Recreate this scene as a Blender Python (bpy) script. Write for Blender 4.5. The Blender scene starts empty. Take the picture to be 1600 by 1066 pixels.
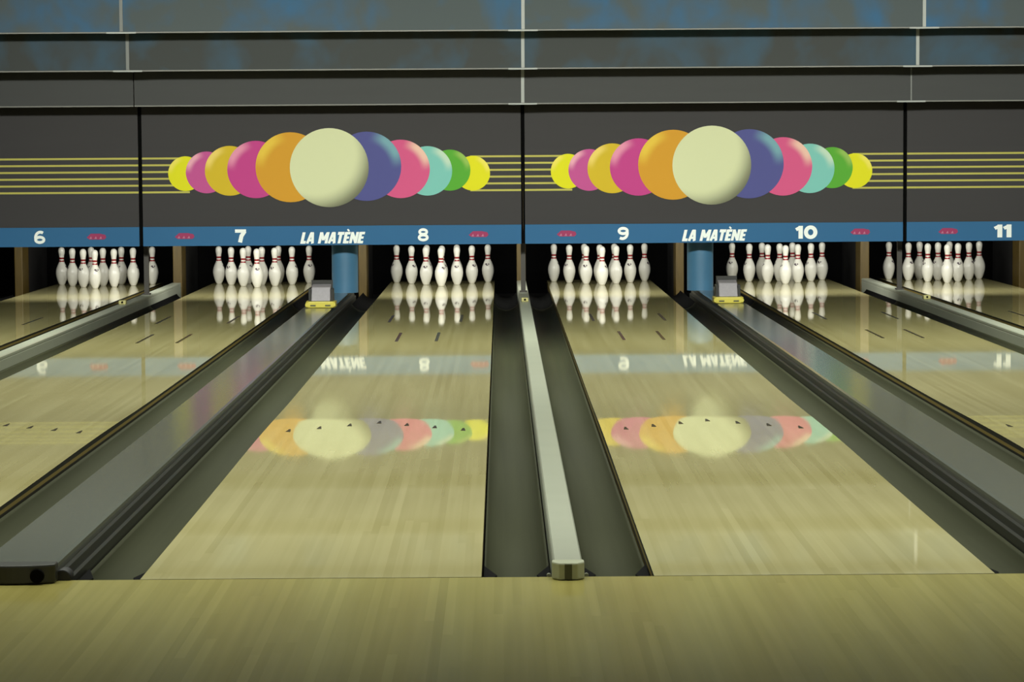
import bpy, math, random
from mathutils import Vector, Matrix

random.seed(7)
C = bpy.context.scene.collection
PI = math.pi

# ------------------------------------------------------------------ helpers
class MB:
    """Collects polygons, then links them as one mesh object."""
    def __init__(self):
        self.v, self.f, self.m, self.s = [], [], [], []
    def poly(self, pts, mi=0, smooth=False):
        b = len(self.v)
        self.v += [tuple(p) for p in pts]
        self.f.append(tuple(range(b, b + len(pts)))); self.m.append(mi); self.s.append(smooth)
    def faces(self, verts, faces, mi=0, smooth=False):
        b = len(self.v)
        self.v += [tuple(p) for p in verts]
        for f in faces:
            self.f.append(tuple(b + i for i in f)); self.m.append(mi); self.s.append(smooth)
    def box(self, x0, x1, y0, y1, z0, z1, mi=0):
        v = [(x0,y0,z0),(x1,y0,z0),(x1,y1,z0),(x0,y1,z0),(x0,y0,z1),(x1,y0,z1),(x1,y1,z1),(x0,y1,z1)]
        self.faces(v, [(0,3,2,1),(4,5,6,7),(0,1,5,4),(1,2,6,5),(2,3,7,6),(3,0,4,7)], mi)
    def extrude_y(self, prof, y0, y1, mi=0, smooth=False, cap=True, closed=True):
        """prof: (x, z) outline, counter-clockwise seen from the front (-Y)."""
        n = len(prof)
        v = [(x, y0, z) for x, z in prof] + [(x, y1, z) for x, z in prof]
        f = [(i, i + n, (i + 1) % n + n, (i + 1) % n) for i in range(n if closed else n - 1)]
        self.faces(v, f, mi, smooth)
        if cap and closed:
            self.faces(v, [tuple(range(n)), tuple(range(2 * n - 1, n - 1, -1))], mi)
    def extrude_z(self, prof, z0, z1, mi=0, smooth=False):
        n = len(prof)
        v = [(x, y, z0) for x, y in prof] + [(x, y, z1) for x, y in prof]
        self.faces(v, [(i, (i + 1) % n, (i + 1) % n + n, i + n) for i in range(n)], mi, smooth)
        self.faces(v, [tuple(range(n - 1, -1, -1)), tuple(range(n, 2 * n))], mi)
    def extrude_x(self, prof, x0, x1, mi=0, smooth=False):
        """prof: (y, z) outline, counter-clockwise seen from +X."""
        n = len(prof)
        v = [(x0, y, z) for y, z in prof] + [(x1, y, z) for y, z in prof]
        self.faces(v, [(i, i + n, (i + 1) % n + n, (i + 1) % n)[::-1] for i in range(n)], mi, smooth)
        self.faces(v, [tuple(range(n - 1, -1, -1)), tuple(range(n, 2 * n))], mi)
    def disc_y(self, cx, y, cz, r, mi=0, n=48):
        self.poly([(cx + r * math.cos(2*PI*i/n), y, cz + r * math.sin(2*PI*i/n)) for i in range(n)], mi)
    def tube_y(self, cx, cz, r, y0, y1, mi=0, n=20):
        self.extrude_y([(cx + r*math.cos(2*PI*i/n), cz + r*math.sin(2*PI*i/n)) for i in range(n)], y0, y1, mi, True)
    def build(self, name, mats, parent=None, weld=True):
        me = bpy.data.meshes.new(name)
        me.from_pydata(self.v, [], self.f)
        if not isinstance(mats, (list, tuple)): mats = [mats]
        for m in mats: me.materials.append(m)
        me.polygons.foreach_set('material_index', self.m)
        me.polygons.foreach_set('use_smooth', self.s)
        me.update()
        if weld:
            import bmesh
            bm = bmesh.new(); bm.from_mesh(me)
            bmesh.ops.remove_doubles(bm, verts=bm.verts, dist=1e-5)
            bm.to_mesh(me); bm.free()
        o = bpy.data.objects.new(name, me); C.objects.link(o)
        if parent: o.parent = parent
        return o

def bevel(o, w=0.004, seg=2):
    m = o.modifiers.new('edge', 'BEVEL'); m.width = w; m.segments = seg; m.limit_method = 'ANGLE'
    return o
def tag(o, label=None, cat=None, group=None, kind=None):
    if label: o['label'] = label
    if cat: o['category'] = cat
    if group: o['group'] = group
    if kind: o['kind'] = kind
    return o
def empty(name, loc, label, cat, group=None):
    o = bpy.data.objects.new(name, None); C.objects.link(o); o.location = loc; o.empty_display_size = .1
    return tag(o, label, cat, group)
def copy_tree(o, loc, label, parent=None):
    c = o.copy(); C.objects.link(c)
    if parent: c.parent = parent
    else: c.location = loc; c['label'] = label
    for ch in list(o.children): copy_tree(ch, None, None, c)
    return c

# ------------------------------------------------------------------ materials
def srgb(r, g, b):
    f = lambda c: (c/255)/12.92 if c/255 <= .04045 else (((c/255)+.055)/1.055)**2.4
    return (f(r), f(g), f(b), 1)
def mat(name, col, rough=.5, metal=0., spec=.5, noise=0., nscale=(8, 8, 8), bump=0., bscale=60):
    """Principled surface with a slight noise variation of its colour."""
    m = bpy.data.materials.new(name); m.use_nodes = True
    nt = m.node_tree; b = nt.nodes['Principled BSDF']
    b.inputs['Base Color'].default_value = col
    b.inputs['Roughness'].default_value = rough
    b.inputs['Metallic'].default_value = metal
    b.inputs['Specular IOR Level'].default_value = spec
    tc = nt.nodes.new('ShaderNodeTexCoord')
    if noise:
        mp = nt.nodes.new('ShaderNodeMapping'); mp.inputs['Scale'].default_value = nscale
        nz = nt.nodes.new('ShaderNodeTexNoise'); nz.inputs['Scale'].default_value = 1; nz.inputs['Detail'].default_value = 4
        mx = nt.nodes.new('ShaderNodeMix'); mx.data_type = 'RGBA'
        mx.inputs['A'].default_value = tuple(c * (1 - noise) for c in col[:3]) + (1,)
        mx.inputs['B'].default_value = tuple(min(1, c * (1 + noise)) for c in col[:3]) + (1,)
        nt.links.new(tc.outputs['Object'], mp.inputs['Vector']); nt.links.new(mp.outputs['Vector'], nz.inputs['Vector'])
        nt.links.new(nz.outputs['Fac'], mx.inputs['Factor']); nt.links.new(mx.outputs['Result'], b.inputs['Base Color'])
    if bump:
        nb = nt.nodes.new('ShaderNodeTexNoise'); nb.inputs['Scale'].default_value = bscale
        bp = nt.nodes.new('ShaderNodeBump'); bp.inputs['Strength'].default_value = bump; bp.inputs['Distance'].default_value = .002
        nt.links.new(tc.outputs['Object'], nb.inputs['Vector']); nt.links.new(nb.outputs['Fac'], bp.inputs['Height'])
        nt.links.new(bp.outputs['Normal'], b.inputs['Normal'])
    return m

def wood_boards(name, dark, light, rough, spec, board=.0277, blen=1.9):
    """Narrow boards running along Y, each with its own tone, lacquered."""
    m = bpy.data.materials.new(name); m.use_nodes = True
    nt = m.node_tree; N = nt.nodes.new; L = nt.links.new; b = nt.nodes['Principled BSDF']
    tc = N('ShaderNodeTexCoord'); oi = N('ShaderNodeObjectInfo'); sp = N('ShaderNodeSeparateXYZ')
    L(tc.outputs['Object'], sp.inputs[0])
    def math_(op, a, c=None, d=None):
        n = N('ShaderNodeMath'); n.operation = op
        for i, q in enumerate((a, c, d)):
            if q is None: continue
            if isinstance(q, (int, float)): n.inputs[i].default_value = q
            else: L(q, n.inputs[i])
        return n.outputs[0]
    bi = math_('FLOOR', math_('DIVIDE', sp.outputs['X'], board))
    rnd = math_('MULTIPLY', oi.outputs['Random'], 37.0)
    bi2 = math_('ADD', bi, math_('MULTIPLY', math_('FLOOR', rnd), 91.0))
    w1 = N('ShaderNodeTexWhiteNoise'); w1.noise_dimensions = '1D'; L(bi2, w1.inputs['W'])
    yi = math_('FLOOR', math_('DIVIDE', math_('ADD', sp.outputs['Y'], math_('MULTIPLY', w1.outputs['Value'], 7.0)), blen))
    cb = N('ShaderNodeCombineXYZ'); L(bi2, cb.inputs[0]); L(yi, cb.inputs[1])
    w2 = N('ShaderNodeTexWhiteNoise'); w2.noise_dimensions = '2D'; L(cb.outputs[0], w2.inputs['Vector'])
    # grain streaks
    cg = N('ShaderNodeCombineXYZ'); L(math_('MULTIPLY', sp.outputs['X'], 42.0), cg.inputs[0])
    L(math_('MULTIPLY', sp.outputs['Y'], .7), cg.inputs[1]); L(rnd, cg.inputs[2])
    ng = N('ShaderNodeTexNoise'); ng.inputs['Scale'].default_value = 1; ng.inputs['Detail'].default_value = 1; L(cg.outputs[0], ng.inputs['Vector'])
    cl = N('ShaderNodeCombineXYZ'); L(math_('MULTIPLY', sp.outputs['X'], 5.0), cl.inputs[0])
    L(math_('MULTIPLY', sp.outputs['Y'], .9), cl.inputs[1]); L(rnd, cl.inputs[2])
    nl = N('ShaderNodeTexNoise'); nl.inputs['Scale'].default_value = 1; L(cl.outputs[0], nl.inputs['Vector'])
    t = math_('ADD', math_('MULTIPLY', w2.outputs['Value'], .3), math_('ADD', math_('MULTIPLY', w1.outputs['Value'], .22), math_('ADD', math_('MULTIPLY', ng.outputs['Fac'], .48), math_('MULTIPLY', math_('SUBTRACT', nl.outputs['Fac'], .5), .7))))
    cr = N('ShaderNodeValToRGB'); cr.color_ramp.elements[0].color = dark; cr.color_ramp.elements[1].color = light
    cr.color_ramp.elements[0].position = .1; cr.color_ramp.elements[1].position = .9
    L(t, cr.inputs[0]); L(cr.outputs[0], b.inputs['Base Color'])
    b.inputs['Roughness'].default_value = rough; b.inputs['Specular IOR Level'].default_value = spec
    return m

def blue_mottle(name, grey, blue, amount, seed):
    """Grey slat with loose blue patches mixed in by noise."""
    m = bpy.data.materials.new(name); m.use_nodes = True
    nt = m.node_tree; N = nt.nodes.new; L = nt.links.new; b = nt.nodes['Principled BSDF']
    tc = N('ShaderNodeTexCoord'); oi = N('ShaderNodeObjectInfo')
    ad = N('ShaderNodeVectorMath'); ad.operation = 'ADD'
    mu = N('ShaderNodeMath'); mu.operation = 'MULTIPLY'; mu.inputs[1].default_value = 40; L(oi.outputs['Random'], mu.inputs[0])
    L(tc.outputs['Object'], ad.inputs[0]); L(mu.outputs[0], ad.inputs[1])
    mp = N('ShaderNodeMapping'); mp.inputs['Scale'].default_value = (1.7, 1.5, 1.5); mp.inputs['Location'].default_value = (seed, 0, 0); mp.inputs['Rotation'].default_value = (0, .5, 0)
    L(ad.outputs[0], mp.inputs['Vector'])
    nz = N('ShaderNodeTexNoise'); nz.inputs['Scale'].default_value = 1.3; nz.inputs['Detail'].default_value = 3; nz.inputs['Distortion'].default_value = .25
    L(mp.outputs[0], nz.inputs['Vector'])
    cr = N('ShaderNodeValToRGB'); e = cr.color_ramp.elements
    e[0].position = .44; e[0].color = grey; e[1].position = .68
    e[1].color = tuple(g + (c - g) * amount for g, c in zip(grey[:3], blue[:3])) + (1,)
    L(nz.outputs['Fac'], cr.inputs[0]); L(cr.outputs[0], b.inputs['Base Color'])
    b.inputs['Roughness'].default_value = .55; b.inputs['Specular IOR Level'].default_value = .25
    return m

def print_ball(name, base, hi, side):
    """Flat printed picture of a ball: a crescent highlight belongs to the print (UV is centred on the disc)."""
    m = bpy.data.materials.new(name); m.use_nodes = True
    nt = m.node_tree; N = nt.nodes.new; L = nt.links.new; b = nt.nodes['Principled BSDF']
    uv = N('ShaderNodeUVMap'); uv.uv_map = 'print'
    def dist(p):
        d = N('ShaderNodeVectorMath'); d.operation = 'DISTANCE'; L(uv.outputs[0], d.inputs[0]); d.inputs[1].default_value = p; return d.outputs['Value']
    def ramp(v, a, c):
        r = N('ShaderNodeMapRange'); r.interpolation_type = 'SMOOTHSTEP'; L(v, r.inputs['Value'])
        r.inputs['From Min'].default_value = a; r.inputs['From Max'].default_value = c; return r.outputs['Result']
    mul = N('ShaderNodeMath'); mul.operation = 'MULTIPLY'
    if side == 0:      # the white centre ball: dark towards the lower right
        L(ramp(dist((-.36, .36, 0)), .98, 1.55), mul.inputs[0]); mul.inputs[1].default_value = .95
    else:
        L(ramp(dist((0, 0, 0)), .62, .9), mul.inputs[0])
        L(ramp(dist((side * .72, .6, 0)), .72, .2), mul.inputs[1])
    mx = N('ShaderNodeMix'); mx.data_type = 'RGBA'; mx.inputs['A'].default_value = base; mx.inputs['B'].default_value = hi
    L(mul.outputs[0], mx.inputs['Factor']); L(mx.outputs['Result'], b.inputs['Base Color'])
    b.inputs['Roughness'].default_value = .6; b.inputs['Specular IOR Level'].default_value = .2
    return m

def layered_edge(name):
    """Lane edge seen from the gutter: ply layers."""
    m = bpy.data.materials.new(name); m.use_nodes = True
    nt = m.node_tree; N = nt.nodes.new; L = nt.links.new; b = nt.nodes['Principled BSDF']
    tc = N('ShaderNodeTexCoord'); sp = N('ShaderNodeSeparateXYZ'); L(tc.outputs['Object'], sp.inputs[0])
    mr = N('ShaderNodeMapRange'); mr.inputs['From Min'].default_value = -.1; mr.inputs['From Max'].default_value = .01
    L(sp.outputs['Z'], mr.inputs['Value'])
    cr = N('ShaderNodeValToRGB'); cr.color_ramp.interpolation = 'CONSTANT'
    e = cr.color_ramp.elements
    gold, dk = srgb(128, 110, 52), srgb(24, 22, 12)
    e[0].position = 0; e[0].color = dk
    e[1].position = .38; e[1].color = gold
    for p, c in ((.5, dk), (.64, gold), (.78, dk)):
        q = e.new(p); q.color = c
    L(mr.outputs[0], cr.inputs[0]); L(cr.outputs[0], b.inputs['Base Color'])
    b.inputs['Roughness'].default_value = .5
    return m

M = dict(
    lane=wood_boards('lacquered_maple', srgb(172, 163, 111), srgb(193, 185, 134), .034, .5),
    approach=wood_boards('approach_maple', srgb(152, 142, 76), srgb(176, 167, 98), .17, .3),
    edge=layered_edge('ply_edge'),
    inlay=mat('dark_inlay', srgb(48, 40, 20), .3, noise=.2),
    gutter=mat('grey_gutter', srgb(60, 62, 44), .6, spec=.12, noise=.22, nscale=(22, .5, 22)),
    dark=mat('black_plastic', srgb(22, 22, 21), .5, noise=.2),
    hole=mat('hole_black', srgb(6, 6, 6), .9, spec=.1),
    capmetal=mat('pale_cap', srgb(166, 170, 152), .3, spec=.5, noise=.08, nscale=(3, 5, 3)),
    capend=mat('cap_end', srgb(168, 172, 146), .45, noise=.08),
    slot=mat('cap_end_slot', srgb(74, 76, 50), .6),
    cover=mat('grey_cover', srgb(100, 101, 90), .16, spec=.5, noise=.08, nscale=(20, .8, 20)),
    rail=mat('cover_rail', srgb(42, 43, 36), .4, noise=.1, nscale=(4, 1, 4)),
    mask=mat('mask_grey', srgb(59, 57, 59), .6, spec=.2, noise=.06, nscale=(.8, .8, 12)),
    strip=mat('band_blue', srgb(40, 99, 146), .55, spec=.25, noise=.07, nscale=(2, 2, 2)),
    white=mat('white_letters', srgb(246, 252, 250), .5, spec=.2),
    red=mat('logo_red', srgb(158, 58, 100), .6, spec=.2),
    pinkmark=mat('logo_pale', srgb(186, 120, 148), .6, spec=.2),
    line=mat('print_line', srgb(188, 182, 92), .6, spec=.2),
    slat_grey=mat('slat_grey', srgb(61, 62, 63), .55, spec=.25, noise=.07, nscale=(1.2, 1, 14)),
    slat_mid=blue_mottle('slat_mottle_mid', srgb(54, 58, 58), srgb(50, 80, 102), .9, 3),
    slat_top=blue_mottle('slat_mottle_top', srgb(72, 82, 86), srgb(44, 94, 134), 1., 11),
    trim=mat('slat_lip', srgb(102, 102, 96), .4, noise=.1),
    joint_dull=mat('joint_metal_dull', srgb(104, 107, 105), .45, noise=.08),
    joint=mat('joint_metal', srgb(152, 156, 154), .4, noise=.08),
    pin=mat('pin_white', srgb(236, 234, 222), .28, spec=.5, noise=.03),
    pinred=mat('pin_band', srgb(150, 34, 40), .3),
    pinmark=mat('pin_mark', srgb(84, 70, 78), .4),
    kick=mat('kickback_wood', srgb(84, 67, 18), .5, noise=.45, nscale=(30, 30, 4)),
    kickdark=mat('kickback_plate', srgb(20, 19, 18), .7, noise=.2),
    blue=mat('blue_guard', srgb(68, 114, 148), .38, noise=.14, nscale=(5, 5, 5)),
    silver=mat('silver_housing', srgb(138, 134, 140), .45, metal=.15, noise=.15, nscale=(50, 50, 50)),
    yellow=mat('yellow_base', srgb(190, 178, 72), .4, noise=.1),
    sensor=mat('sensor_cream', srgb(176, 170, 112), .45, noise=.08),
    post=mat('post_grey', srgb(58, 54, 50), .5, noise=.1),
    black=mat('pit_black', srgb(10, 10, 10), .9, spec=.05, noise=.2),
    ceil=mat('ceiling_dark', srgb(44, 46, 50), .8, noise=.1),
    deck=mat('underfloor', srgb(26, 25, 22), .8, noise=.1),
    tube=mat('lamp_case', srgb(60, 60, 60), .5),
)

# ------------------------------------------------------------------ layout (metres; foul line Y = 0, lane surface Z = 0)
LW = 1.0541
HW = LW / 2
NW = {5: 'five', 6: 'six', 7: 'seven', 8: 'eight', 9: 'nine', 10: 'ten', 11: 'eleven', 12: 'twelve'}
LANES = {6: -3.989, 7: -2.401, 8: -.594, 9: .994, 10: 2.801, 11: 4.389}
NARROW = {(6, 7): -3.195, (8, 9): .2, (10, 11): 3.595}
WIDE = {(5, 6): -4.8925, (7, 8): -1.4975, (9, 10): 1.8975, (11, 12): 5.2925}
GW = .222
MASK_Y = 15.76
MASK_W = 3.395

# ------------------------------------------------------------------ setting
b = MB(); b.box(-9, 9, -9, 23, -.35, -.2); tag(b.build('floor', M['deck']), kind='structure')
b = MB(); b.box(-9, 9, -9, -.004, -.19, 0); tag(b.build('approach_floor', M['approach']), kind='structure')
b = MB(); b.box(-9, 9, -9, 23, 3.5, 3.6); tag(b.build('ceiling', M['ceil']), kind='structure')
b = MB(); b.box(-9, 9, 20.6, 20.7, -.19, 3.5); tag(b.build('wall_back', M['black']), kind='structure')
for nm, x in (('wall_left', -9.1), ('wall_right', 9.0)):
    b = MB(); b.box(x, x + .1, -9, 20.7, -.2, 3.5); tag(b.build(nm, M['ceil']), kind='structure')

# ------------------------------------------------------------------ lanes
SL = [(0, 0), (1., 0), (2.3, 2.6), (3.3, 3.6), (3.9, 0), (4.25, -3.1), (4.90, -5.4), (4.98, -9.), (5.6, -5.), (6.6, 0), (8, 0), (9.5, 0), (30, 0)]
def slope(y):
    for (a, s0), (c, s1) in zip(SL, SL[1:]):
        if a <= y <= c: return (s0 + (s1 - s0) * (y - a) / (c - a)) * 1e-3
    return 0
YS = [.004] + [.5 * i for i in range(1, 5)] + [2.5 + .06 * i for i in range(0, 123)] + [10.5, 12, 14, 16, 18, 19.4]
HS = [0.]
for a, c in zip(YS, YS[1:]): HS.append(HS[-1] + .5 * (slope(a) + slope(c)) * (c - a))
end = HS[-1]
HS = [h - end * min(1, y / 9.) for h, y in zip(HS, YS)]
def lane_z(y):
    for (a, h0), (c, h1) in zip(zip(YS, HS), zip(YS[1:], HS[1:])):
        if a <= y <= c: return h0 + (h1 - h0) * (y - a) / (c - a)
    return 0
b = MB(); n = len(YS)
top = [(x, y, h) for y, h in zip(YS, HS) for x in (-HW, 0, HW)]
b.faces(top, [(3*i + k, 3*i + k + 1, 3*i + k + 4, 3*i + k + 3) for i in range(n - 1) for k in (0, 1)], 0, True)
for sx in (-HW, HW):
    v = [(sx, y, h) for y, h in zip(YS, HS)] + [(sx, y, -.1) for y in YS]
    b.faces(v, [((i, i + 1, n + i + 1, n + i) if sx > 0 else (i + 1, i, n + i, n + i + 1)) for i in range(n - 1)], 1)
for y, h in ((YS[0], HS[0]), (YS[-1], HS[-1])):
    b.poly([(-HW, y, -.1), (HW, y, -.1), (HW, y, h), (-HW, y, h)], 1)
b.poly([(-HW, YS[0], -.1), (-HW, YS[-1], -.1), (HW, YS[-1], -.1), (HW, YS[0], -.1)], 1)
e = .0008
for k in range(-3, 4):                       # the row of seven guide arrows
    x, y = k * .137, 4.78 - abs(k) * .125
    b.poly([(x - .012, y - .06, lane_z(y - .06) + e), (x + .012, y - .06, lane_z(y - .06) + e), (x + .004, y + .06, lane_z(y + .06) + e), (x - .004, y + .06, lane_z(y + .06) + e)], 2)
for x, y in ((-.139, 10.95), (.139, 10.95), (-.278, 13.1), (.278, 13.1)):   # range finder dashes
    b.poly([(x - .011, y - .46, e), (x + .011, y - .46, e), (x + .011, y + .46, e), (x - .011, y + .46, e)], 2)
lane0 = b.build('bowling_lane', [M['lane'], M['edge'], M['inlay']], weld=False)
LABEL_LANE = {
    6: 'pale wooden lane running to the pins under number six, at far left',
    7: 'pale wooden lane running to the pins under number seven',
    8: 'pale wooden lane under number eight, left of the thin pale divider cap',
    9: 'pale wooden lane under number nine, right of the thin pale divider cap',
    10: 'pale wooden lane running to the pins under number ten',
    11: 'pale wooden lane running to the pins under number eleven, at far right'}
tag(lane0, LABEL_LANE[6], 'lane', 'wooden bowling lanes'); lane0.location.x = LANES[6]
for k in range(7, 12):
    o = lane0.copy(); C.objects.link(o); o.location.x = LANES[k]; o['label'] = LABEL_LANE[k]

# ------------------------------------------------------------------ gutters (outer edge towards +X on the prototype)
def make_gutter(flip):
    w = GW - .012; d = .062; r = (w * w / 4 + d * d) / (2 * d); a = math.asin(w / 2 / r)
    prof = [(-w/2, -.035)]
    inner = [(r * math.sin(t), -.038 - d + r - r * math.cos(t)) for t in [-a + 2 * a * i / 18 for i in range(19)]]
    outer = [(x, z - .008) for x, z in reversed(inner)]
    b = MB(); nI = len(inner)
    pr = outer[::-1] + inner[::-1]           # outer left->right then inner right->left
    b.extrude_y(pr, .012, 15.9, 0, False)
    # side lips of the channel
    g = b.build('gutter', M['gutter'])
    for p in g.data.polygons:
        p.use_smooth = abs(p.normal.y) < .5
    c = MB(); c.extrude_y(pr, 15.905, 17.9, 0, False); c.build('pit_channel', M['black'], g)
    for s in (-1, 1):                        # black wedges stand in for the shadowed gaps at the near corners
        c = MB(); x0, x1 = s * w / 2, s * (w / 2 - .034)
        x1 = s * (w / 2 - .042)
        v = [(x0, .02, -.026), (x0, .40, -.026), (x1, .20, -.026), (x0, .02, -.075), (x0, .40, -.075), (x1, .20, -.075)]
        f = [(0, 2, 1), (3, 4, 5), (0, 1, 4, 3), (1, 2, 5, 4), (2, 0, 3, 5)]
        c.faces(v, f if s < 0 else [q[::-1] for q in f]); c.build('end_shade', M['hole'], g)
    return g
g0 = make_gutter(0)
first = True
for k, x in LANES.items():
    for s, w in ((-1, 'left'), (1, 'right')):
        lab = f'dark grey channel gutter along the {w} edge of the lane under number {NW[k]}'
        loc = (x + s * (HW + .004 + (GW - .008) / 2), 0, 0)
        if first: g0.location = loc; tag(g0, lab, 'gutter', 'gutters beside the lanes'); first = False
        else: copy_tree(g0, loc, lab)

# ------------------------------------------------------------------ narrow divider caps
def make_cap():
    t = empty('divider_cap', (0, 0, 0), '', 'divider', 'narrow divider caps')
    b = MB()
    b.extrude_y([(-.045, -.12), (.045, -.12), (.045, .020), (.0415, .022), (.0415, .027), (.045, .029), (.045, .044), (.040, .05), (-.040, .05), (-.045, .044), (-.045, .029), (-.0415, .027), (-.0415, .022), (-.045, .020)], .0, 18.3)
    b.build('cap_rail', M['capmetal'], t)
    b = MB()
    pr = [(-.050, -.003), (-.050, -.05), (-.028, -.078), (.028, -.078), (.050, -.05), (.050, -.003)]
    b.extrude_z(pr, .001, .054); e_ = b.build('end_block', M['capend'], t); bevel(e_, .005)
    b = MB(); b.box(-.011, .011, -.0805, -.0775, .003, .050); b.build('end_slot', M['slot'], e_)
    for s in (-1, 1):
        b = MB(); b.tube_y(s * .058, -.0, .007, -.003 + .02, .03); b.build('bolt', M['capmetal'], t)
    return t
LC = {(6, 7): 'pale metal divider cap between the lanes under numbers six and seven',
      (8, 9): 'pale metal divider cap in the centre, between the lanes under numbers eight and nine',
      (10, 11): 'pale metal divider cap between the lanes under numbers ten and eleven'}
c0 = make_cap()
for i, (k, x) in enumerate(NARROW.items()):
    if i == 0: c0.location = (x, 0, 0); c0['label'] = LC[k]
    else: copy_tree(c0, (x, 0, 0), LC[k])

# ------------------------------------------------------------------ wide ball return covers
def make_cover():
    t = empty('ball_return_cover', (0, 0, 0), '', 'cover', 'wide ball return covers')
    b = MB()
    b.extrude_y([(-.121, -.1), (.121, -.1), (.121, .05), (.112, .056), (-.112, .056), (-.121, .05)], .0, 16.7)
    b.build('cover_plate', M['cover'], t)
    for s in (-1, 1):
        b = MB()
        pr = [(s*.122, -.1), (s*.154, -.1), (s*.154, -.006), (s*.147, .002), (s*.141, -.004), (s*.137, .022), (s*.130, .030), (s*.122, .024)]
        b.extrude_y(pr if s > 0 else pr[::-1], .02, 16.7); r = b.build('side_rail', M['rail'], t)
        b = MB(); b.tube_y(s * .139, .008, .026, -.012, .055); q = b.build('rail_end', M['dark'], t); bevel(q, .004)
    b = MB()
    n = 14; fr = [(-.126 + .252 * i / n, -.062 - .034 * math.sin(PI * i / n) ** .7) for i in range(n + 1)]
    b.extrude_z(fr + [(.126, -.002), (-.126, -.002)], .001, .060); e_ = b.build('end_block', M['rail'], t); bevel(e_, .006)
    for s in (-1, 1):
        b = MB(); b.tube_y(s * .075, .027, .021, -.097, -.06); h = b.build('end_socket', M['hole'], e_)
    return t
LV = {(5, 6): 'wide grey ball return cover at the left border, beside the lane under number six',
      (7, 8): 'wide grey ball return cover between the lanes under numbers seven and eight',
      (9, 10): 'wide grey ball return cover between the lanes under numbers nine and ten',
      (11, 12): 'wide grey ball return cover at the right border, beside the lane under number eleven'}
v0 = make_cover()
for i, (k, x) in enumerate(WIDE.items()):
    if i == 0: v0.location = (x, 0, 0); v0['label'] = LV[k]
    else: copy_tree(v0, (x, 0, 0), LV[k])

# ------------------------------------------------------------------ the yellow and silver units on the covers
def make_unit():
    t = empty('ball_return_unit', (0, 0, 0), '', 'machine', 'units on the ball return covers')
    b = MB()
    b.extrude_z([(-.122, .0), (-.10, -.02), (.10, -.02), (.122, .0), (.122, .19), (-.122, .19)], 0, .052)
    y = b.build('base', M['yellow'], t); bevel(y, .008)
    for s in (-1, 1):
        b = MB(); b.box(s*.06 - .022, s*.06 + .022, -.0235, -.0185, .014, .026); b.build('base_slot', M['slot'], y)
        b = MB(); b.tube_y(s * .108, .026, .016, -.022, .02); b.build('corner_knob', M['yellow'], y)
    b = MB(); b.extrude_x([(.03, .053), (.2, .053), (.2, .185), (.085, .165)], -.078, .078)
    h = b.build('housing', M['silver'], t); bevel(h, .006)
    for q in (-.09, .09):
        b = MB(); b.box(q - .01, q + .01, .05, .2, .053, .15); b.build('side_bracket', M['dark'], t)
    b = MB(); b.box(-.085, .085, .205, .25, .05, .215); b.build('back_box', M['dark'], t)
    return t
u0 = make_unit(); u0.location = (-1.470, 13.68, .0565)
u0['label'] = 'small yellow based unit with silver housing on the cover between numbers seven and eight'
copy_tree(u0, (1.875, 13.95, .0565), 'small yellow based unit with silver housing on the cover between numbers nine and ten')

# small cream sensors on the narrow caps
def make_sensor():
    b = MB(); b.box(-.03, .03, -.02, .06, 0, .034); o = b.build('pin_sensor', M['sensor']); bevel(o, .006)
    b = MB(); b.tube_y(0, .018, .009, -.023, -.015); b.build('lens', M['hole'], o)
    return tag(o, '', 'sensor', 'sensors on the divider caps')
s0 = make_sensor()
for i, (k, x) in enumerate(NARROW.items()):
    lab = f'small cream sensor block on the pale divider cap between numbers {NW[k[0]]} and {NW[k[1]]}'
    if i == 0: s0.location = (x, 14.5, .0505); s0['label'] = lab
    else: copy_tree(s0, (x, 14.5, .0505), lab)

# grey posts that carry the masking units
def make_post():
    t = empty('support_post', (0, 0, 0), '', 'post', 'posts under the mask joints')
    b = MB(); b.box(-.021, .021, -.02, .02, .012, .56); b.build('post', M['post'], t)
    b = MB(); b.box(-.034, .034, -.05, .035, 0, .013); b.build('foot_plate', M['post'], t)
    b = MB(); b.box(-.12, .12, -.2695, -.021, .49, .52); b.build('bracket', M['post'], t)
    return t
p0 = make_post()
for i, (k, x) in enumerate(NARROW.items()):
    lab = f'slim grey post standing on the divider cap between numbers {NW[k[0]]} and {NW[k[1]]}'
    if i == 0: p0.location = (x, 16.08, .0505); p0['label'] = lab
    else: copy_tree(p0, (x, 16.08, .0505), lab)

# blue curved guards
def make_guard():
    n = 20
    out = [(.118 * math.cos(PI + PI * i / n), .11 * math.sin(PI + PI * i / n)) for i in range(n + 1)]
    inn = [(x * .93, y * .93) for x, y in reversed(out)]
    b = MB(); b.extrude_z(out + inn, 0, .72, 0, False)
    o = b.build('ball_guard', M['blue'])
    for p in o.data.polygons: p.use_smooth = abs(p.normal.z) < .5
    o.data.set_sharp_from_angle(angle=.6)
    return tag(o, '', 'guard', 'blue curved guards')
bg = make_guard(); bg.location = (-1.408, 16.1, .0565)
bg['label'] = 'curved blue guard behind the yellow unit between numbers seven and eight'
copy_tree(bg, (1.798, 16.1, .0565), 'curved blue guard behind the yellow unit between numbers nine and ten')

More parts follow.
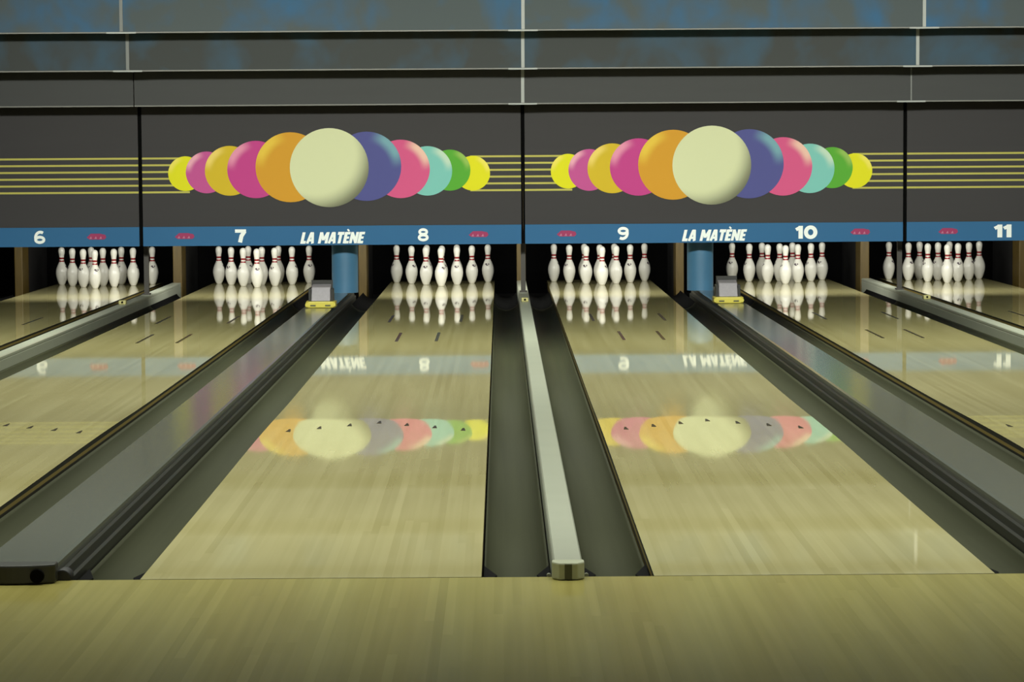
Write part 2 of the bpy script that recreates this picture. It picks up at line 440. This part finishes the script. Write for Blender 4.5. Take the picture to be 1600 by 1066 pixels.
# ------------------------------------------------------------------ kickbacks
def make_kick(w):
    t = empty('kickback', (0, 0, 0), '', 'kickback', 'kickbacks beside the pin decks')
    b = MB(); b.box(-w/2, w/2, 0, .35, -.19, 1.15); q = b.build('front_post', M['kick'], t); bevel(q, .006)
    b = MB(); b.box(-w/2 + .01, w/2 - .01, .351, 1.5, -.19, 1.15); b.build('side_plate', M['kickdark'], t)
    return t
kn = make_kick(.088); fk = True
for k, x in NARROW.items():
    lab = f'brown wooden kickback post between the pin racks under numbers {NW[k[0]]} and {NW[k[1]]}'
    if fk: kn.location = (x, 18.4, 0); kn['label'] = lab; fk = False
    else: copy_tree(kn, (x, 18.4, 0), lab)
kw = make_kick(.08); fk = True
for k in LANES:
    s = -1 if k % 2 == 0 else 1
    x = LANES[k] + s * (HW + .206 + .04)
    lab = f'brown wooden kickback post on the {"left" if s < 0 else "right"} of the pin rack under number {NW[k]}'
    if fk: kw.location = (x, 18.4, 0); kw['label'] = lab; fk = False
    else: copy_tree(kw, (x, 18.4, 0), lab)

# ------------------------------------------------------------------ pins
def make_pin():
    inch = .0254
    P = [(0, 1.0), (.12, 1.05), (.75, 1.414), (1.5, 1.72), (2.25, 1.953), (3.375, 2.255), (4.5, 2.383), (5.2, 2.37), (5.875, 2.2815), (6.6, 2.09), (6.95, 1.965), (7.5, 1.76), (8., 1.55), (8.625, 1.236), (9.15, 1.05), (9.45, .965), (9.72, .925), (10., .899), (10.2, .9), (10.55, .913), (10.9, .935), (11.3, .985), (11.75, 1.047), (12.2, 1.13), (12.625, 1.203), (13.1, 1.26), (13.5, 1.2735), (13.9, 1.24), (14.3, 1.12), (14.6, .93), (14.82, .66), (14.95, .34)]
    n = 28; v = []; f = []; m = []
    for z, r in P:
        v += [(r*inch*math.cos(2*PI*i/n), r*inch*math.sin(2*PI*i/n), z*inch) for i in range(n)]
    for j in range(len(P) - 1):
        for i in range(n):
            f.append((j*n + i, j*n + (i+1) % n, (j+1)*n + (i+1) % n, (j+1)*n + i))
            zz = P[j][0]
            mi = 1 if zz in (9.15, 9.45, 10.2, 10.55) else 0
            if zz == 6.95 and i in (19, 20, 22): mi = 2
            if zz == 6.6 and i in (20, 21): mi = 2
            m.append(mi)
    v.append((0, 0, 15 * inch)); t = len(v) - 1; j = len(P) - 1
    for i in range(n): f.append((j*n + i, j*n + (i+1) % n, t)); m.append(0)
    f.append(tuple(range(n - 1, -1, -1))); m.append(0)
    me = bpy.data.meshes.new('bowling_pin'); me.from_pydata(v, [], f)
    for q in ('pin', 'pinred', 'pinmark'): me.materials.append(M[q])
    me.polygons.foreach_set('material_index', m); me.polygons.foreach_set('use_smooth', [True] * (len(f) - 1) + [False])
    me.update()
    o = bpy.data.objects.new('bowling_pin', me); C.objects.link(o)
    return tag(o, '', 'bowling pin')
PINS = [(0, 0, 'front pin of the triangle'), (-.5, 1, 'second row pin on the left'), (.5, 1, 'second row pin on the right'),
        (-1, 2, 'third row pin on the left'), (0, 2, 'third row pin in the middle'), (1, 2, 'third row pin on the right'),
        (-1.5, 3, 'back row pin at the left corner'), (-.5, 3, 'back row pin left of the middle'), (.5, 3, 'back row pin right of the middle'), (1.5, 3, 'back row pin at the right corner')]
pin0 = make_pin(); first = True
for k, x in LANES.items():
    for px, row, w in PINS:
        o = pin0 if first else pin0.copy()
        if not first: C.objects.link(o)
        first = False
        o.location = (x + px * .3048 + random.uniform(-.006, .006), 18.288 + row * .264 + random.uniform(-.006, .006), .0008)
        o.rotation_euler.z = random.uniform(-1.6, 1.6)
        o['label'] = f'white bowling pin under number {NW[k]}, {w}'
        o['group'] = f'pins under number {NW[k]}'

# ------------------------------------------------------------------ lettering, drawn as strokes in a unit box
def arc(cx, cz, rx, rz, a0, a1, n=20):
    return [(cx + rx * math.cos(math.radians(a0 + (a1 - a0) * i / n)), cz + rz * math.sin(math.radians(a0 + (a1 - a0) * i / n))) for i in range(n + 1)]
GLYPH = {   # (width, [(polyline, stroke width)])
    '6': (.92, [(arc(.47, .305, .345, .205, 0, 360, 36), .20), (arc(.53, .47, .41, .43, 58, 190, 18), .20)]),
    '7': (.86, [([(.0, .885), (.86, .885)], .23), ([(.76, .885), (.50, .50), (.38, 0)], .28)]),
    '8': (.92, [(arc(.46, .29, .345, .195, 0, 360, 36), .19), (arc(.46, .725, .30, .18, 0, 360, 36), .185)]),
    '9': (.92, [(arc(.45, .695, .345, .205, 0, 360, 36), .20), (arc(.39, .53, .41, .43, 238, 370, 18), .20)]),
    '1': (.50, [([(.36, 0), (.36, 1)], .28), ([(.02, .70), (.30, .86)], .22)]),
    '0': (.96, [(arc(.48, .5, .34, .385, 0, 360, 40), .26)]),
    'L': (.50, [([(.13, 0), (.13, 1)], .26), ([(.0, .11), (.50, .11)], .22)]),
    'A': (.72, [([(.10, 0), (.30, .94)], .23), ([(.62, 0), (.42, .94)], .23), ([(.2, .92), (.52, .92)], .16), ([(.2, .28), (.52, .28)], .17)]),
    'M': (.90, [([(.12, 0), (.12, 1)], .24), ([(.78, 0), (.78, 1)], .24), ([(.16, .95), (.45, .30)], .22), ([(.74, .95), (.45, .30)], .22)]),
    'T': (.62, [([(0, .885), (.62, .885)], .23), ([(.31, 0), (.31, .9)], .25)]),
    'E': (.54, [([(.13, 0), (.13, 1)], .26), ([(.1, .10), (.54, .10)], .20), ([(.1, .50), (.50, .50)], .18), ([(.1, .90), (.54, .90)], .20)]),
    'N': (.74, [([(.12, 0), (.12, 1)], .24), ([(.62, 0), (.62, 1)], .24), ([(.12, .90), (.62, .10)], .24)]),
    ' ': (.30, [])}
GLYPH['\u00c8'] = (GLYPH['E'][0], GLYPH['E'][1] + [([(.16, 1.24), (.38, 1.08)], .12)])
def lettering(name, body, height, width, gap, shear, m, parent, x, y, z):
    b = MB(); pen = 0; polys = []; fat = 1.14
    for ch in body:
        w, strokes = GLYPH[ch]
        for line, sw in strokes:
            pts = [Vector(p) for p in line]; closed = (pts[0] - pts[-1]).length < 1e-6
            L_, R_ = [], []
            for i, p in enumerate(pts):
                a_ = pts[i - 1] if i else (pts[-2] if closed else p); c_ = pts[i + 1] if i < len(pts) - 1 else (pts[1] if closed else p)
                t_ = (c_ - a_).normalized(); nn = Vector((-t_.y, t_.x)) * sw / 2 * fat
                L_.append(p + nn); R_.append(p - nn)
            for i in range(len(pts) - 1):
                polys.append(([q + Vector((pen, 0)) for q in (R_[i], R_[i+1], L_[i+1], L_[i])], -.0003 * len(polys) / 40 - .0004 * strokes.index((line, sw))))
        pen += w + gap
    pen -= gap
    tot = pen + shear
    for q, yo in polys:
        b.poly([((p.x + shear * p.y - tot / 2) * width / tot, yo, (p.y - .5) * height) for p in q])
    o = b.build(name, m, parent, weld=False); o.location = (x, y, z)
    return o

# ------------------------------------------------------------------ masking units
BALLS = [  # x, z, radius, colour, highlight, side; outermost first so that the centre lies on top
    (-1.296, 1.139, .154, (226, 222, 26), (240, 226, 96), -1), (1.252, 1.127, .154, (226, 222, 26), (240, 226, 96), 1),
    (-1.108, 1.149, .185, (196, 84, 150), (236, 170, 190), -1), (1.050, 1.155, .182, (88, 168, 52), (150, 190, 90), 1),
    (-.903, 1.162, .221, (212, 182, 40), (240, 212, 110), -1), (.851, 1.150, .219, (126, 196, 188), (196, 220, 200), 1),
    (-.671, 1.172, .254, (196, 66, 140), (232, 150, 180), -1), (.613, 1.169, .259, (214, 88, 138), (240, 196, 180), 1),
    (-.364, 1.190, .310, (212, 154, 44), (232, 196, 70), -1), (.312, 1.194, .307, (82, 84, 146), (120, 166, 180), 1),
    (-.020, 1.184, .350, (216, 220, 178), (96, 98, 80), 0)]
ball_mats = [print_ball(f'print_ball_{i}', srgb(*q[3]), srgb(*q[4]), q[5]) for i, q in enumerate(BALLS)]
def ball_picture(parent):
    b = MB(); uvs = []
    n = 56
    for i, (x, z, r, *_ ) in enumerate(BALLS):
        b.disc_y(x, -.0030 - .0012 * i / 2, z, r, i, n)
    o = b.build('ball_picture', ball_mats, parent, weld=False)
    uv = o.data.uv_layers.new(name='print')
    for p, q in zip(o.data.polygons, BALLS):
        for k, li in enumerate(p.loop_indices):
            uv.data[li].uv = (math.cos(2*PI*k/n), math.sin(2*PI*k/n))
    return o
def masking(bay, cx, label, balls, numbers, words):
    t = empty('masking_unit', (cx, MASK_Y, 0), label, 'masking unit', 'masking units above the pins')
    w = MASK_W / 2 - .017
    b = MB(); b.box(-w, w, 0, .03, .669, 1.97); b.build('face_panel', M['mask'], t)
    b = MB(); b.box(-MASK_W/2 + .0005, MASK_W/2 - .0005, .031, .05, .50, 3.5); b.build('back_board', M['black'], t)
    b = MB(); b.box(-w, w, -.002, .03, .497, .668); st = b.build('number_band', M['strip'], t)
    ZL = []
    for i in range(6):
        z = 1.275 - i * .06
        ZL.append(z)
    for x0, x1 in (((-w, -1.26), (1.23, w)) if balls else ((-w, w),)):
        b = MB()
        for z in ZL:
            b.poly([(x0, -.0012, z - .0085), (x1, -.0012, z - .0085), (x1, -.0012, z + .0085), (x0, -.0012, z + .0085)])
        b.build('printed_lines', M['line'], t, weld=False)
    if balls: ball_picture(t)
    for txt, x in numbers:
        lettering('lane_number', txt, .114, .098 if len(txt) == 1 else (.192 if txt == '10' else .150), .10, 0, M['white'], st, x, -.0035, .583)
    if words:
        lettering('name_lettering', 'LA MAT\u00c8NE', .100, .578, .07, .26, M['white'], st, .004, -.0035, .562)
    for x in (-1.312, 1.30):
        if words or (bay == 5 and x > 0) or (bay == 11 and x < 0):
            b = MB(); y = -.003
            b.poly([(x - .088, y, .578), (x - .062, y, .560), (x + .070, y, .560), (x + .088, y, .578), (x + .078, y, .602), (x + .03, y, .612), (x - .05, y, .612)])
            for q in (-.052, -.008, .036):
                b.poly([(x + q - .012, y - .001, .566), (x + q + .012, y - .001, .566), (x + q + .004, y - .001, .588)], 1)
            b.build('logo', [M['red'], M['pinkmark']], st, weld=False)
    return t
masking(5, WIDE[(5, 6)], 'dark grey masking unit with yellow lines over number six, at the left border', False, [('6', .795)], False)
masking(7, WIDE[(7, 8)], 'dark grey masking unit with printed coloured balls over numbers seven and eight', True, [('7', -.815), ('8', .808)], True)
masking(9, WIDE[(9, 10)], 'dark grey masking unit with printed coloured balls over numbers nine and ten', True, [('9', -.808), ('10', .822)], True)
masking(11, WIDE[(11, 12)], 'dark grey masking unit with yellow lines over number eleven, at the right border', False, [('11', -.826)], False)

# ------------------------------------------------------------------ overhead slats
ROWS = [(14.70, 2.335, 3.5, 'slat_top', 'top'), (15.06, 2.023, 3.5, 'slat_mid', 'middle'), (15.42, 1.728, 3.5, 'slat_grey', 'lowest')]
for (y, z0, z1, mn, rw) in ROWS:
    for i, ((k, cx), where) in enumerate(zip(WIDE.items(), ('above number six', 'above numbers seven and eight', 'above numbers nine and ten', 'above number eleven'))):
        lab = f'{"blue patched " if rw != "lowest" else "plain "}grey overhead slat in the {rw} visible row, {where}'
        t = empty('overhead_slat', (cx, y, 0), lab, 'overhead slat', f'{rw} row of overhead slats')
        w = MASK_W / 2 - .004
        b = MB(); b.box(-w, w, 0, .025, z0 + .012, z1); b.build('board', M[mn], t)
        b = MB(); b.box(-w, w, -.004, .04, z0, z0 + .011); b.build('lip', M['trim'], t)
        if i == 0 or (i == 1 and rw == 'lowest'): continue      # there only the open seam shows
        x = -MASK_W / 2                                         # joint strip over the seam on its left
        jw = .006 if (rw == 'lowest' and i == 3) else .014
        b = MB(); b.box(x - jw, x + jw, -.006, -.0005, z0 + .013, z1 - .01); b.build('joint_strip', M['joint_dull' if i == 1 or jw < .01 else 'joint'], t)
        b = MB(); b.box(x - .125, x + .125, -.012, -.005, z0 - .004, z0 + .010); b.build('foot_clip', M['joint'], t)

# ------------------------------------------------------------------ lights
def area(name, loc, rot, sx, sy, power, col=(.97, 1, .88), spread=None):
    l = bpy.data.lights.new(name, 'AREA'); l.shape = 'RECTANGLE'; l.size = sx; l.size_y = sy; l.energy = power; l.color = col
    if spread: l.spread = spread
    o = bpy.data.objects.new(name, l); C.objects.link(o); o.location = loc; o.rotation_euler = rot
    return o
for y, p, tilt, spr in ((.3, 175, .2, 106), (3.4, 165, 0, 140), (6.6, 275, 0, 140), (9.8, 250, 0, 115)):
    area('lane_lamp', (0.6, y, 3.4), (tilt, 0, 0), 13, .35, p, spread=math.radians(spr))
area('mask_wash_lamp', (0.6, 7.5, 3.3), (math.radians(68), 0, 0), 13, .3, 260, spread=math.radians(80))
area('concourse_lamp', (.6, -8.7, 2.9), (math.radians(78), 0, 0), 9, .5, 26, (1, .96, .84), math.radians(120))
for k, x in LANES.items():      # lamps hidden behind the masking units
    area('pin_lamp', (x, 16.35, .98), (math.radians(58), 0, 0), 1.1, .06, 29, (1, 1, .93))

w = bpy.data.worlds.new('world'); bpy.context.scene.world = w; w.use_nodes = True
w.node_tree.nodes['Background'].inputs[0].default_value = (.5, .52, .55, 1)
w.node_tree.nodes['Background'].inputs[1].default_value = .02

# ------------------------------------------------------------------ camera
f, h, D, yaw, pitch, roll = 4221.85, 1.30849, 8.27503, .0039, -.0697, -.00651
cy, sy, cp, sp, cr, sr = math.cos(yaw), math.sin(yaw), math.cos(pitch), math.sin(pitch), math.cos(roll), math.sin(roll)
fw = Vector((sy*cp, cy*cp, sp)); r = Vector((cy, -sy, 0)); u = r.cross(fw)
r2 = cr*r + sr*u; u2 = -sr*r + cr*u
cam = bpy.data.cameras.new('camera'); co = bpy.data.objects.new('camera', cam); C.objects.link(co)
cam.sensor_width = 36; cam.lens = f / 1600 * 36; cam.clip_end = 200
mt = Matrix((( r2.x, u2.x, -fw.x, 0), (r2.y, u2.y, -fw.y, -D), (r2.z, u2.z, -fw.z, h), (0, 0, 0, 1)))
co.matrix_world = mt
sc = bpy.context.scene; sc.camera = co
sc.view_settings.view_transform = 'Standard'; sc.view_settings.look = 'None'
sc.view_settings.exposure = 0.0; sc.view_settings.gamma = 1; sc.view_settings.use_curve_mapping = False
